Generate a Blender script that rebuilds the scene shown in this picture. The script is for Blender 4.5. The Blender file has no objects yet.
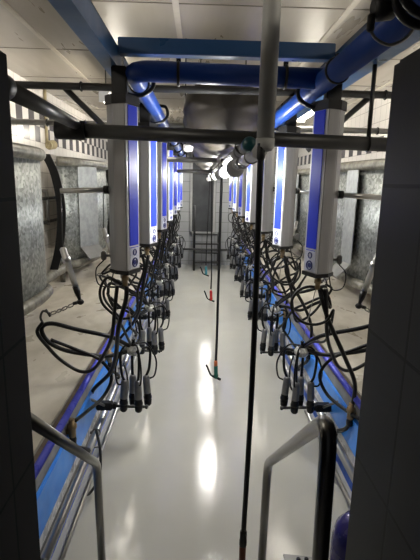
import bpy, bmesh, math, random
from mathutils import Vector, Matrix
random.seed(7)
scn = bpy.context.scene
col = scn.collection
PI = math.pi
C = 0.15            # centre line of the pit
FLOOR_Y1 = 11.5     # end wall
PLAT = 0.66         # cow platform height above the pit floor
CEIL = 3.27

# ------------------------------------------------------------------ materials
def new_mat(name):
    m = bpy.data.materials.new(name); m.use_nodes = True
    nt = m.node_tree
    return m, nt, nt.nodes['Principled BSDF']

def link(nt, a, b): nt.links.new(a, b)

def coords(nt, scale=(1, 1, 1)):
    tc = nt.nodes.new('ShaderNodeTexCoord'); mp = nt.nodes.new('ShaderNodeMapping')
    mp.inputs['Scale'].default_value = scale
    link(nt, tc.outputs['Object'], mp.inputs['Vector'])
    return mp.outputs['Vector']

def noise(nt, vec, scale, detail=4, rough=0.55):
    n = nt.nodes.new('ShaderNodeTexNoise')
    n.inputs['Scale'].default_value = scale; n.inputs['Detail'].default_value = detail
    n.inputs['Roughness'].default_value = rough
    link(nt, vec, n.inputs['Vector'])
    return n.outputs['Fac']

def ramp(nt, fac, stops):
    r = nt.nodes.new('ShaderNodeValToRGB')
    e = r.color_ramp.elements
    while len(e) < len(stops): e.new(0.5)
    for el, (p, c) in zip(e, stops):
        el.position = p; el.color = (*c, 1) if len(c) == 3 else c
    link(nt, fac, r.inputs['Fac'])
    return r.outputs['Color']

def bump(nt, fac, b, strength=0.2, dist=0.01):
    n = nt.nodes.new('ShaderNodeBump')
    n.inputs['Strength'].default_value = strength; n.inputs['Distance'].default_value = dist
    link(nt, fac, n.inputs['Height']); link(nt, n.outputs['Normal'], b.inputs['Normal'])

def mottled(name, c1, c2, rough=(0.4, 0.6), metal=0.0, scale=8, stretch=(1, 1, 1), bmp=0.0, detail=5, lo=0.35, hi=0.65):
    m, nt, b = new_mat(name)
    v = coords(nt, stretch)
    f = noise(nt, v, scale, detail)
    link(nt, ramp(nt, f, [(lo, c1), (hi, c2)]), b.inputs['Base Color'])
    mr = nt.nodes.new('ShaderNodeMapRange')
    mr.inputs['From Min'].default_value = 0.3; mr.inputs['From Max'].default_value = 0.7
    mr.inputs['To Min'].default_value = rough[0]; mr.inputs['To Max'].default_value = rough[1]
    link(nt, noise(nt, v, scale * 1.7, 3), mr.inputs['Value'])
    link(nt, mr.outputs['Result'], b.inputs['Roughness'])
    b.inputs['Metallic'].default_value = metal
    if bmp: bump(nt, f, b, bmp)
    return m

def tile(name, axes, w, h, c1, c2, grout, off=(0, 0), mortar=0.012, rough=0.25, checker=None, spec=0.5):
    """stacked tiles in world units on the plane given by two axes; checker = (z0, z1, size, dark)"""
    m, nt, b = new_mat(name)
    tc = nt.nodes.new('ShaderNodeTexCoord'); sx = nt.nodes.new('ShaderNodeSeparateXYZ')
    link(nt, tc.outputs['Object'], sx.inputs[0])
    def shifted(axis, o):
        a = nt.nodes.new('ShaderNodeMath'); a.operation = 'SUBTRACT'; a.inputs[1].default_value = o
        link(nt, sx.outputs[axis], a.inputs[0]); return a.outputs[0]
    u, v = shifted(axes[0], off[0]), shifted(axes[1], off[1])
    cb = nt.nodes.new('ShaderNodeCombineXYZ'); link(nt, u, cb.inputs[0]); link(nt, v, cb.inputs[1])
    br = nt.nodes.new('ShaderNodeTexBrick')
    br.offset = 0.0; br.squash = 1.0
    br.inputs['Scale'].default_value = 1.0
    br.inputs['Brick Width'].default_value = w; br.inputs['Row Height'].default_value = h
    br.inputs['Mortar Size'].default_value = mortar / 2; br.inputs['Mortar Smooth'].default_value = 0.1
    br.inputs['Color1'].default_value = (*c1, 1); br.inputs['Color2'].default_value = (*c2, 1); br.inputs['Mortar'].default_value = (*grout, 1)
    link(nt, cb.outputs[0], br.inputs['Vector'])
    colour = br.outputs['Color']
    if checker:
        z0, z1, size, dark = checker
        def floor_of(sock, o):
            a = nt.nodes.new('ShaderNodeMath'); a.operation = 'SUBTRACT'; a.inputs[1].default_value = o; link(nt, sock, a.inputs[0])
            d = nt.nodes.new('ShaderNodeMath'); d.operation = 'DIVIDE'; d.inputs[1].default_value = size; link(nt, a.outputs[0], d.inputs[0])
            f = nt.nodes.new('ShaderNodeMath'); f.operation = 'FLOOR'; link(nt, d.outputs[0], f.inputs[0]); return f.outputs[0]
        fu, fv = floor_of(sx.outputs[axes[0]], 0), floor_of(sx.outputs[axes[1]], z0)
        s = nt.nodes.new('ShaderNodeMath'); s.operation = 'ADD'; link(nt, fu, s.inputs[0]); link(nt, fv, s.inputs[1])
        md = nt.nodes.new('ShaderNodeMath'); md.operation = 'FLOORED_MODULO'; md.inputs[1].default_value = 2; link(nt, s.outputs[0], md.inputs[0])
        g1 = nt.nodes.new('ShaderNodeMath'); g1.operation = 'GREATER_THAN'; g1.inputs[1].default_value = z0; link(nt, sx.outputs[2], g1.inputs[0])
        g2 = nt.nodes.new('ShaderNodeMath'); g2.operation = 'LESS_THAN'; g2.inputs[1].default_value = z1; link(nt, sx.outputs[2], g2.inputs[0])
        p = nt.nodes.new('ShaderNodeMath'); p.operation = 'MULTIPLY'; link(nt, g1.outputs[0], p.inputs[0]); link(nt, g2.outputs[0], p.inputs[1])
        q = nt.nodes.new('ShaderNodeMath'); q.operation = 'MULTIPLY'; link(nt, p.outputs[0], q.inputs[0]); link(nt, md.outputs[0], q.inputs[1])
        mx = nt.nodes.new('ShaderNodeMix'); mx.data_type = 'RGBA'
        link(nt, q.outputs[0], mx.inputs[0]); link(nt, colour, mx.inputs[6]); mx.inputs[7].default_value = (*dark, 1)
        colour = mx.outputs[2]
    link(nt, colour, b.inputs['Base Color'])
    b.inputs['Roughness'].default_value = rough
    b.inputs['Specular IOR Level'].default_value = spec
    inv = nt.nodes.new('ShaderNodeMath'); inv.operation = 'SUBTRACT'; inv.inputs[0].default_value = 1.0
    link(nt, br.outputs['Fac'], inv.inputs[1]); bump(nt, inv.outputs[0], b, 0.5, 0.004)
    return m

def soften(name, spec):
    M[name].node_tree.nodes['Principled BSDF'].inputs['Specular IOR Level'].default_value = spec

def lamp_mat(name, c, strength):
    m, nt, b = new_mat(name)
    b.inputs['Base Color'].default_value = (*c, 1)
    b.inputs['Emission Color'].default_value = (*c, 1)
    b.inputs['Emission Strength'].default_value = strength
    return m

M = {}
def floor_mat():
    m, nt, b = new_mat('wet_grey_epoxy')
    v = coords(nt)
    f = noise(nt, v, 1.3, 6)
    link(nt, ramp(nt, f, [(0.3, (0.48, 0.47, 0.415)), (0.7, (0.54, 0.53, 0.47))]), b.inputs['Base Color'])
    v2 = coords(nt, (3.0, 0.7, 1))
    mr = nt.nodes.new('ShaderNodeMapRange')
    mr.inputs['From Min'].default_value = 0.35; mr.inputs['From Max'].default_value = 0.68
    mr.inputs['To Min'].default_value = 0.05; mr.inputs['To Max'].default_value = 0.15
    link(nt, noise(nt, v2, 1.6, 5), mr.inputs['Value']); link(nt, mr.outputs['Result'], b.inputs['Roughness'])
    g = noise(nt, v, 95, 3)
    bump(nt, g, b, 0.14, 0.004)
    return m
M['floor'] = floor_mat()
M['concrete'] = mottled('wet_beige_concrete', (0.34, 0.305, 0.245), (0.54, 0.505, 0.43), (0.22, 0.6), 0, 1.8, (1.6, 0.9, 1), 0.25, 8, 0.34, 0.66)
M['kerb'] = mottled('grey_concrete_kerb', (0.19, 0.19, 0.19), (0.29, 0.29, 0.28), (0.5, 0.7), 0, 6)
M['edge'] = mottled('brown_rubber_edge', (0.05, 0.035, 0.025), (0.10, 0.07, 0.05), (0.5, 0.8), 0, 9)
M['ceiling'] = mottled('damp_beige_ceiling_panel', (0.30, 0.268, 0.215), (0.325, 0.29, 0.235), (0.25, 0.38), 0, 1.5, (3.0, 0.4, 1), 0.0, 3)
M['seam'] = mottled('ceiling_joint_strip', (0.45, 0.41, 0.34), (0.52, 0.48, 0.40), (0.4, 0.6), 0, 5)
M['seamdark'] = mottled('dark_ceiling_joint', (0.16, 0.14, 0.11), (0.2, 0.18, 0.15), (0.5, 0.7), 0, 5)
M['dtile_r'] = tile('charcoal_tile_wall', (1, 2), 0.235, 0.375, (0.021, 0.023, 0.027), (0.025, 0.027, 0.031), (0.004, 0.006, 0.007), (1.155 - 0.47, 1.323 - 1.5), 0.010, 0.5, spec=0.2)
M['dtile_l'] = tile('charcoal_tile_wall_shaded', (1, 2), 0.235, 0.375, (0.014, 0.0145, 0.0155), (0.0165, 0.017, 0.018), (0.003, 0.006, 0.007), (1.05 - 0.94, 1.27 - 1.5), 0.010, 0.85, spec=0.1)  # same charcoal tile, shade put into its colour to offset lamp light here
M['wtile'] = tile('white_wall_tile', (1, 2), 0.2, 0.2, (0.74, 0.70, 0.65), (0.78, 0.74, 0.69), (0.42, 0.39, 0.36), (0, 0.56), 0.008, 0.2, checker=(2.56, 2.96, 0.2, (0.10, 0.092, 0.10)))
M['wtile_r'] = tile('white_wall_tile_single_band', (1, 2), 0.2, 0.2, (0.74, 0.70, 0.65), (0.78, 0.74, 0.69), (0.42, 0.39, 0.36), (0, 0.54), 0.008, 0.2, checker=(2.54, 2.74, 0.2, (0.10, 0.092, 0.10)))
M['etile'] = tile('end_wall_tile', (0, 2), 0.33, 0.25, (0.34, 0.345, 0.345), (0.38, 0.385, 0.385), (0.20, 0.20, 0.20), (0.1, 0.1), 0.012, 0.25)
M['ptile'] = mottled('white_kerb_tile', (0.62, 0.62, 0.63), (0.75, 0.75, 0.76), (0.2, 0.35), 0, 9)
M['blueboard'] = mottled('bright_blue_plastic', (0.03, 0.23, 0.80), (0.05, 0.30, 0.90), (0.3, 0.45), 0, 7)
M['bluestrip'] = mottled('deep_blue_paint', (0.02, 0.12, 0.66), (0.035, 0.16, 0.76), (0.35, 0.5), 0, 12)
M['purple'] = mottled('violet_blue_plastic_tube', (0.06, 0.075, 0.62), (0.10, 0.12, 0.76), (0.22, 0.4), 0, 11)
M['beam'] = mottled('blue_painted_steel', (0.014, 0.06, 0.165), (0.022, 0.08, 0.21), (0.25, 0.4), 0, 3)
M['pipe'] = mottled('blue_plastic_vacuum_pipe', (0.007, 0.038, 0.22), (0.011, 0.052, 0.27), (0.3, 0.4), 0, 3)
M['panelblue'] = mottled('glossy_royal_blue', (0.022, 0.045, 0.58), (0.028, 0.055, 0.66), (0.34, 0.42), 0, 3)
M['alu'] = mottled('brushed_aluminium', (0.33, 0.33, 0.335), (0.39, 0.39, 0.395), (0.35, 0.45), 0.55, 20, (1, 1, 0.05))
M['alu2'] = mottled('silver_trim', (0.66, 0.66, 0.68), (0.72, 0.72, 0.74), (0.3, 0.4), 0.3, 8)
M['label'] = mottled('pale_control_plate', (0.60, 0.62, 0.72), (0.66, 0.68, 0.77), (0.25, 0.35), 0, 10)
M['icon'] = mottled('dark_blue_print', (0.02, 0.03, 0.16), (0.03, 0.04, 0.20), (0.3, 0.4), 0, 10)
M['steel'] = mottled('stainless_steel', (0.55, 0.545, 0.53), (0.62, 0.61, 0.59), (0.29, 0.31), 1.0, 3)
M['dullsteel'] = mottled('dull_grey_steel', (0.20, 0.20, 0.195), (0.26, 0.255, 0.245), (0.40, 0.46), 0.7, 4)
M['darksteel'] = mottled('dark_steel_pipe', (0.020, 0.020, 0.020), (0.034, 0.034, 0.033), (0.38, 0.46), 0.0, 4)
M['handrail'] = mottled('satin_steel_handrail', (0.20, 0.195, 0.185), (0.24, 0.235, 0.225), (0.29, 0.32), 1.0, 3)
M['greypipe'] = mottled('grey_plastic_pipe', (0.33, 0.33, 0.32), (0.40, 0.40, 0.385), (0.4, 0.55), 0, 6)
def galv():
    m, nt, b = new_mat('galvanised_sheet')
    v = coords(nt, (1, 1, 1))
    vo = nt.nodes.new('ShaderNodeTexVoronoi'); vo.inputs['Scale'].default_value = 34
    link(nt, v, vo.inputs['Vector'])
    link(nt, ramp(nt, vo.outputs['Color'], [(0.1, (0.15, 0.162, 0.158)), (0.9, (0.40, 0.42, 0.41))]), b.inputs['Base Color'])
    b.inputs['Metallic'].default_value = 0.7; b.inputs['Roughness'].default_value = 0.5
    return m
M['galv'] = galv()
M['galv2'] = mottled('bright_galvanised_strip', (0.30, 0.315, 0.31), (0.40, 0.415, 0.41), (0.45, 0.55), 0.6, 14)
M['galvtube'] = mottled('weathered_galvanised_tube', (0.10, 0.094, 0.075), (0.22, 0.21, 0.175), (0.38, 0.55), 0.35, 12)
M['rubber'] = mottled('black_rubber', (0.006, 0.006, 0.0065), (0.011, 0.011, 0.0115), (0.38, 0.46), 0, 4)
M['hose'] = mottled('black_rubber_hose', (0.004, 0.004, 0.0045), (0.008, 0.008, 0.0085), (0.36, 0.44), 0, 4)
M['shell'] = mottled('grey_teat_shell', (0.15, 0.15, 0.155), (0.20, 0.20, 0.205), (0.3, 0.4), 0.4, 15)
M['clawm'] = mottled('grey_green_claw_plastic', (0.40, 0.40, 0.37), (0.56, 0.555, 0.52), (0.2, 0.35), 0.2, 30)
M['brass'] = mottled('tarnished_brass', (0.22, 0.15, 0.075), (0.34, 0.25, 0.14), (0.4, 0.6), 0.5, 25)
M['black'] = mottled('black_plastic', (0.007, 0.007, 0.0075), (0.012, 0.012, 0.0125), (0.4, 0.5), 0, 4)
M['duct'] = mottled('grey_film_duct', (0.028, 0.023, 0.017), (0.055, 0.047, 0.036), (0.42, 0.58), 0, 3, (1, 1, 1), 0.25)
M['door'] = mottled('dark_grey_door', (0.055, 0.057, 0.06), (0.075, 0.077, 0.08), (0.12, 0.2), 0, 3)
M['teal'] = mottled('dark_teal_plastic', (0.008, 0.055, 0.065), (0.012, 0.075, 0.085), (0.3, 0.4), 0, 8)
M['green'] = mottled('green_plastic', (0.005, 0.10, 0.075), (0.01, 0.14, 0.10), (0.3, 0.4), 0, 8)
M['orange'] = mottled('orange_plastic', (0.55, 0.13, 0.04), (0.62, 0.17, 0.06), (0.3, 0.4), 0, 8)
M['red'] = mottled('red_plastic', (0.50, 0.02, 0.02), (0.58, 0.03, 0.03), (0.3, 0.4), 0, 8)
M['cyan'] = mottled('pale_teal_plastic', (0.05, 0.22, 0.26), (0.07, 0.27, 0.31), (0.3, 0.4), 0, 8)
M['rust'] = mottled('red_brown_rubber', (0.10, 0.035, 0.022), (0.15, 0.05, 0.03), (0.4, 0.55), 0, 8)
M['drum'] = mottled('dark_blue_plastic_drum', (0.018, 0.014, 0.14), (0.03, 0.022, 0.20), (0.2, 0.3), 0, 8)
M['tan'] = mottled('tan_cord', (0.42, 0.35, 0.20), (0.52, 0.44, 0.27), (0.5, 0.7), 0, 12)
M['white'] = mottled('white_plastic', (0.72, 0.72, 0.72), (0.78, 0.78, 0.78), (0.3, 0.4), 0, 8)
M['clear'] = mottled('milky_clear_tube', (0.62, 0.63, 0.65), (0.75, 0.76, 0.78), (0.08, 0.2), 0.2, 8)
M['pitlamp'] = lamp_mat('lit_pit_lamp', (1.0, 0.985, 0.94), 95.0)
M['sidelamp_dim'] = lamp_mat('lit_entrance_lamp', (1.0, 0.93, 0.80), 16.0)
M['sidelamp'] = lamp_mat('lit_platform_lamp', (1.0, 0.93, 0.80), 40.0)

for nm_, sp_ in (('panelblue', 0.22), ('pipe', 0.3), ('hose', 0.3), ('rubber', 0.3), ('black', 0.3), ('alu2', 0.3)): soften(nm_, sp_)
# ------------------------------------------------------------------ mesh helpers
def world_loc(o):
    v = Vector((0, 0, 0))
    while o is not None:
        v += o.location; o = o.parent
    return v

def smooth(pts, n=6):
    P = [Vector(p) for p in pts]
    if len(P) < 3: return P
    out = []
    for i in range(len(P) - 1):
        p0 = P[i - 1] if i else P[0] * 2 - P[1]
        p1, p2 = P[i], P[i + 1]
        p3 = P[i + 2] if i + 2 < len(P) else P[-1] * 2 - P[-2]
        for k in range(n):
            t = k / n
            out.append(0.5 * ((2 * p1) + (p2 - p0) * t + (2 * p0 - 5 * p1 + 4 * p2 - p3) * t * t + (3 * p1 - p0 - 3 * p2 + p3) * t ** 3))
    out.append(P[-1])
    return out

def fillet(pts, r, n=6):
    """straight runs joined by round elbows of about radius r"""
    P = [Vector(p) for p in pts]; out = [P[0]]
    for i in range(1, len(P) - 1):
        a, b, c = P[i - 1], P[i], P[i + 1]
        d1, d2 = (a - b), (c - b)
        k = min(r, d1.length * 0.49, d2.length * 0.49)
        s, e = b + d1.normalized() * k, b + d2.normalized() * k
        for j in range(n + 1):
            t = j / n
            out.append(s * (1 - t) ** 2 + b * 2 * t * (1 - t) + e * t * t)
    out.append(P[-1])
    return out

class MB:
    def __init__(self): self.bm = bmesh.new()
    def quad_box(self, lo, hi):
        x0, y0, z0 = lo; x1, y1, z1 = hi
        if x0 > x1: x0, x1 = x1, x0
        if y0 > y1: y0, y1 = y1, y0
        if z0 > z1: z0, z1 = z1, z0
        v = [self.bm.verts.new(p) for p in ((x0, y0, z0), (x1, y0, z0), (x1, y1, z0), (x0, y1, z0), (x0, y0, z1), (x1, y0, z1), (x1, y1, z1), (x0, y1, z1))]
        for f in ((3, 2, 1, 0), (4, 5, 6, 7), (0, 1, 5, 4), (1, 2, 6, 5), (2, 3, 7, 6), (3, 0, 4, 7)):
            self.bm.faces.new([v[i] for i in f])
        return v
    def box(self, lo, hi, bev=0.0):
        v = self.quad_box(lo, hi)
        if bev:
            es = {e for x in v for e in x.link_edges}
            bmesh.ops.bevel(self.bm, geom=list(es), offset=bev, segments=2, affect='EDGES')
        return self
    def obox(self, c, size, rot, bev=0.0):
        """box about c, turned by a matrix"""
        h = Vector(size) / 2
        v = self.quad_box(-h, h)
        if bev:
            es = {e for x in v for e in x.link_edges}
            r = bmesh.ops.bevel(self.bm, geom=list(es), offset=bev, segments=2, affect='EDGES')
            v = list({x for f in r['faces'] for x in f.verts} | {x for x in v if x.is_valid})
        for x in v: x.co = rot @ x.co + Vector(c)
        return self
    def tube(self, pts, r, seg=8, radii=None):
        P = [Vector(p) for p in pts]
        Q = [P[0]]
        for p in P[1:]:
            if (p - Q[-1]).length > 1e-5: Q.append(p)
        P = Q
        rings = []; nrm = None
        for i, p in enumerate(P):
            t = (P[min(i + 1, len(P) - 1)] - P[max(i - 1, 0)]).normalized()
            if nrm is None:
                up = Vector((0, 0, 1)) if abs(t.z) < 0.9 else Vector((1, 0, 0))
                nrm = t.cross(up).normalized()
            else:
                nrm = (nrm - t * nrm.dot(t)).normalized()
            bn = t.cross(nrm)
            rr = radii[i] if radii else r
            rings.append([self.bm.verts.new(p + (nrm * math.cos(2 * PI * k / seg) + bn * math.sin(2 * PI * k / seg)) * rr) for k in range(seg)])
        for a, b in zip(rings, rings[1:]):
            for k in range(seg):
                f = self.bm.faces.new((a[k], b[k], b[(k + 1) % seg], a[(k + 1) % seg])); f.smooth = True
        self.bm.faces.new(rings[0]); self.bm.faces.new(rings[-1][::-1])
        return self
    def rod(self, a, b, r, seg=10): return self.tube([a, b], r, seg)
    def lathe(self, c, d, prof, seg=12):
        """surface of revolution about axis d from c; prof = [(along, radius)]"""
        d = Vector(d).normalized(); c = Vector(c)
        up = Vector((0, 0, 1)) if abs(d.z) < 0.9 else Vector((1, 0, 0))
        n = d.cross(up).normalized(); bn = d.cross(n); rings = []
        for h, r in prof:
            rings.append([self.bm.verts.new(c + d * h + (n * math.cos(2 * PI * k / seg) + bn * math.sin(2 * PI * k / seg)) * max(r, 1e-4)) for k in range(seg)])
        for a, b in zip(rings, rings[1:]):
            for k in range(seg):
                f = self.bm.faces.new((a[k], a[(k + 1) % seg], b[(k + 1) % seg], b[k])); f.smooth = True
        self.bm.faces.new(rings[0][::-1]); self.bm.faces.new(rings[-1])
        return self
    def prism(self, poly, z0, z1):
        lo = [self.bm.verts.new((x, y, z0)) for x, y in poly]; hi = [self.bm.verts.new((x, y, z1)) for x, y in poly]
        n = len(poly)
        self.bm.faces.new(lo[::-1]); self.bm.faces.new(hi)
        for i in range(n): self.bm.faces.new((lo[i], lo[(i + 1) % n], hi[(i + 1) % n], hi[i]))
        return self
    def ring(self, c, n, R, r, seg=20, s2=6):
        n = Vector(n).normalized(); up = Vector((0, 0, 1)) if abs(n.z) < 0.9 else Vector((1, 0, 0))
        a = n.cross(up).normalized(); b = n.cross(a); c = Vector(c); rings = []
        for i in range(seg):
            d = a * math.cos(2 * PI * i / seg) + b * math.sin(2 * PI * i / seg)
            rings.append([self.bm.verts.new(c + d * (R + r * math.cos(2 * PI * k / s2)) + n * r * math.sin(2 * PI * k / s2)) for k in range(s2)])
        for i in range(seg):
            p, q = rings[i], rings[(i + 1) % seg]
            for k in range(s2):
                f = self.bm.faces.new((p[k], q[k], q[(k + 1) % s2], p[(k + 1) % s2])); f.smooth = True
        return self
    def build(self, name, mat, parent=None, label=None):
        bmesh.ops.recalc_face_normals(self.bm, faces=self.bm.faces[:])
        if parent is not None:
            bmesh.ops.translate(self.bm, verts=self.bm.verts[:], vec=-world_loc(parent))
        me = bpy.data.meshes.new(name); self.bm.to_mesh(me); self.bm.free()
        me.materials.append(M[mat])
        o = bpy.data.objects.new(name, me); col.objects.link(o)
        if parent is not None: o.parent = parent
        if label: o['label'] = label
        return o

def tag(o, label, cat, group=None):
    o['label'] = label; o['category'] = cat
    if group: o['group'] = group
    return o
def thing(name, loc, label, cat, group=None):
    o = bpy.data.objects.new(name, None); col.objects.link(o); o.location = loc
    o.empty_display_size = 0.1
    return tag(o, label, cat, group)
def struct(o): o['kind'] = 'structure'; return o
def copy_tree(o, parent=None):
    c = o.copy(); col.objects.link(c)
    if parent is not None: c.parent = parent
    for ch in list(o.children): copy_tree(ch, c)
    return c

ORD = ['first', 'second', 'third', 'fourth', 'fifth', 'sixth', 'seventh']
SIDE = {-1: 'on the flat-beam side', 1: 'on the fat-pipe side'}
WHERE = SIDE

# ------------------------------------------------------------------ setting
WX = {s: C + s * 2.30 for s in (-1, 1)}
KX = {s: C + s * 0.95 for s in (-1, 1)}
struct(MB().box((KX[-1], -0.2, -0.1), (KX[1], FLOOR_Y1, 0.0)).build('floor', 'floor'))
for s, nm in ((-1, 'left'), (1, 'right')):
    struct(MB().box((KX[s] + s * 0.05, -0.2, 0.0), (WX[s], FLOOR_Y1, PLAT)).build('floor_platform_' + nm, 'concrete'))
    struct(MB().box((KX[s], -0.2, 0.0), (KX[s] + s * 0.05, FLOOR_Y1, PLAT - 0.01)).build('wall_kerb_' + nm, 'kerb'))
    struct(MB().box((WX[s], -0.2, 0.0), (WX[s] + s * 0.1, FLOOR_Y1 + 0.1, CEIL)).build('wall_' + nm, 'wtile' if s < 0 else 'wtile_r'))
    struct(MB().box((KX[s] - s * 0.004, 1.0, PLAT - 0.012), (KX[s] + s * 0.032, FLOOR_Y1, PLAT + 0.012), 0.004).build('trim_edge_' + nm, 'edge'))
    struct(MB().box((KX[s] - s * 0.022, 1.2, 0.285), (KX[s], FLOOR_Y1 - 0.1, 0.52), 0.006).build('trim_board_' + nm, 'blueboard'))
    struct(MB().box((KX[s] - s * 0.008, 1.2, 0.19), (KX[s], FLOOR_Y1 - 0.1, 0.285)).build('trim_tile_' + nm, 'ptile'))
    struct(MB().box((KX[s] - s * 0.010, 1.2, 0.004), (KX[s], FLOOR_Y1 - 0.1, 0.10)).build('trim_base_' + nm, 'bluestrip'))
struct(MB().box((WX[-1], FLOOR_Y1, 0.0), (WX[1], FLOOR_Y1 + 0.1, CEIL)).build('wall_back', 'etile'))
struct(MB().box((WX[-1] - 0.1, -0.6, CEIL), (WX[1] + 0.1, FLOOR_Y1 + 0.1, CEIL + 0.1)).build('ceiling', 'ceiling'))
k = 0
for x in (-1.38, -0.18, 1.02, 2.22):
    k += 1
    struct(MB().box((x - 0.022, -0.6, CEIL - 0.012), (x + 0.022, FLOOR_Y1, CEIL), 0.003).build('trim_%d' % k, 'seam'))
for i in range(9):
    k += 1; y = 1.02 + 1.2 * i
    struct(MB().box((WX[-1], y - 0.006, CEIL - 0.003), (WX[1], y + 0.006, CEIL)).build('trim_%d' % k, 'seamdark'))
# tiled walls of the doorway into the pit
w = MB().box((-1.25, -0.6, 0.0), (-0.473, 1.217, 2.385), 0.02); struct(w.build('wall_entrance_left', 'dtile_l'))
w = MB().box((0.46, -0.6, 0.0), (1.45, 1.155, 2.365), 0.012); struct(w.build('wall_entrance_right', 'dtile_r'))
# entrance steps under the photographer
st = MB()
st.box((-0.48, -0.6, 0.0), (0.46, 0.55, 0.60)); st.box((-0.48, 0.55, 0.0), (0.46, 0.85, 0.40)); st.box((-0.48, 0.85, 0.0), (0.46, 1.15, 0.2))
struct(st.build('floor_steps', 'kerb'))
# far door, reached by the steel steps
struct(MB().box((-0.16, FLOOR_Y1 - 0.03, 0.86), (0.37, FLOOR_Y1, 2.85), 0.004).build('door_1', 'door'))
fr = MB()
fr.box((-0.21, FLOOR_Y1 - 0.045, 0.80), (-0.16, FLOOR_Y1, 2.9)).box((0.37, FLOOR_Y1 - 0.045, 0.80), (0.42, FLOOR_Y1, 2.9)).box((-0.21, FLOOR_Y1 - 0.045, 2.85), (0.42, FLOOR_Y1, 2.9)).box((-0.21, FLOOR_Y1 - 0.045, 0.80), (0.42, FLOOR_Y1, 0.86))
struct(fr.build('trim_door', 'greypipe'))

# ------------------------------------------------------------------ pipes along the kerb
for s in (-1, 1):
    X = lambda a, s=s: C + s * a
    o = thing('kerb_rail', (X(0.932), 1.2, PLAT + 0.008), 'violet-blue round tube along the platform edge ' + WHERE[s], 'rail')
    MB().tube([(X(0.932), 1.2, PLAT + 0.008), (X(0.932), FLOOR_Y1 - 0.1, PLAT + 0.008)], 0.021, 12).build('tube', 'purple', o)
    o = thing('milk_pipe', (X(0.895), 1.25, 0.225), 'thick stainless milk pipe low along the pit wall ' + WHERE[s], 'pipe')
    MB().tube([(X(0.895), 1.25, 0.205), (X(0.895), FLOOR_Y1 - 0.3, 0.225)], 0.026, 14).build('tube', 'steel', o)
    for i in range(9):
        y = 1.9 + 1.2 * i
        MB().ring((X(0.895), y, 0.212), (0, 1, 0), 0.029, 0.005, 16, 6).box((X(0.915), y - 0.012, 0.205), (X(0.94), y + 0.012, 0.22)).build('bracket', 'dullsteel', o)
    o = thing('wash_pipe', (X(0.85), 1.25, 0.09), 'thin stainless wash pipe near the pit floor ' + WHERE[s], 'pipe')
    MB().tube([(X(0.85), 1.25, 0.09), (X(0.85), FLOOR_Y1 - 0.3, 0.09)], 0.0125, 10).build('tube', 'steel', o)
    for i in range(9):
        y = 1.9 + 1.2 * i
        MB().box((X(0.85), y - 0.008, 0.085), (X(0.942), y + 0.008, 0.094)).build('bracket', 'dullsteel', o)

# ------------------------------------------------------------------ overhead beams and pipes
for s, nm in ((-1, 'flat blue steel beam above the milking posts, bare to the doorway'), (1, 'flat blue steel beam half hidden above the fat blue pipe')):
    xa, xb = (C - 0.61, C - 0.695) if s < 0 else (C + 0.60, C + 0.79)
    o = thing('roof_beam', (C + s * 0.63, 0.0, 2.69), nm, 'beam')
    m = MB().box((xa, -0.5, 2.69), (xb, FLOOR_Y1, 2.70)).box((xa, -0.5, 2.70), (xa + s * 0.012, FLOOR_Y1, 2.80)).box((xb - s * 0.012, -0.5, 2.70), (xb, FLOOR_Y1, 2.80)).box((xa, -0.5, 2.79), (xb, FLOOR_Y1, 2.80))
    m.build('channel', 'beam', o)
o = tag(MB().box((C - 0.609, 2.70, 2.762), (C + 0.599, 2.78, 2.845), 0.004).build('cross_beam', 'beam'), 'blue steel cross beam spanning between the two roof beams', 'beam')
pl = thing('vacuum_pipe', (C, 2.6, 2.64), 'round blue vacuum pipe crossing the pit and sloping up towards the doorway', 'pipe')
xl, xr = C - 0.525, C + 0.52
path = fillet([(xl, 11.0, 2.66), (xl, 2.62, 2.655), (xr, 2.62, 2.64)], 0.13, 8)
MB().tube(path, 0.054, 18).build('cross_run', 'pipe', pl)
MB().tube([(xr, -0.4, 2.62), (xr, 11.0, 2.63)], 0.056, 18).build('long_run', 'pipe', pl)
for x, y, ax in ((-0.12, 2.62, (1, 0, 0)), (0.46, 2.62, (1, 0, 0)), (xl, 2.95, (0, 1, 0)), (xr, 2.35, (0, 1, 0)), (xr, 3.0, (0, 1, 0))):
    z = 2.645 if ax[0] else (2.655 if x < 0 else 2.623)
    m = MB(); m.ring((x, y, z), ax, 0.057, 0.009, 20, 6)
    if ax[0]: m.box((x - 0.012, y - 0.012, z + 0.05), (x + 0.012, y + 0.012, 2.72))
    else:
        m.box((x - 0.012, y - 0.012, z + 0.05), (x + 0.012, y + 0.012, z + 0.075))
    m.build('clamp', 'rubber', pl)
# grey vertical pipe from the ceiling with the black wash hose beneath
dp = thing('drop_pipe', (0.28, 2.0, 2.21), 'grey vertical pipe coming down from the ceiling above the black hose', 'pipe')
MB().tube([(0.285, 2.0, CEIL), (0.28, 2.0, 2.23)], 0.037, 18).build('tube', 'greypipe', dp)
MB().lathe((0.28, 2.0, 2.262), (0, 0, -1), [(0, 0.040), (0.035, 0.040), (0.05, 0.03), (0.055, 0.012)], 18).build('end_cap', 'greypipe', dp)
wh = thing('wash_hose', (0.262, 2.0, 0.1), 'long thick black hose hanging from the grey vertical pipe', 'hose')
MB().tube(smooth([(0.262, 1.985, 2.215), (0.262, 1.985, 2.1), (0.268, 1.99, 1.5), (0.268, 2.0, 0.9), (0.259, 2.0, 0.27)], 8), 0.0135, 10).build('hose', 'hose', wh)
MB().lathe((0.262, 1.985, 2.24), (0, 0, -1), [(0, 0.018), (0.06, 0.018), (0.07, 0.014)], 12).build('fitting', 'black', wh)
m = MB().lathe((0.2595, 2.0, 0.315), (0, 0, -1), [(0, 0.016), (0.01, 0.019), (0.05, 0.018), (0.055, 0.02), (0.085, 0.02), (0.09, 0.018)], 12); m.build('sleeve', 'black', wh)
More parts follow.
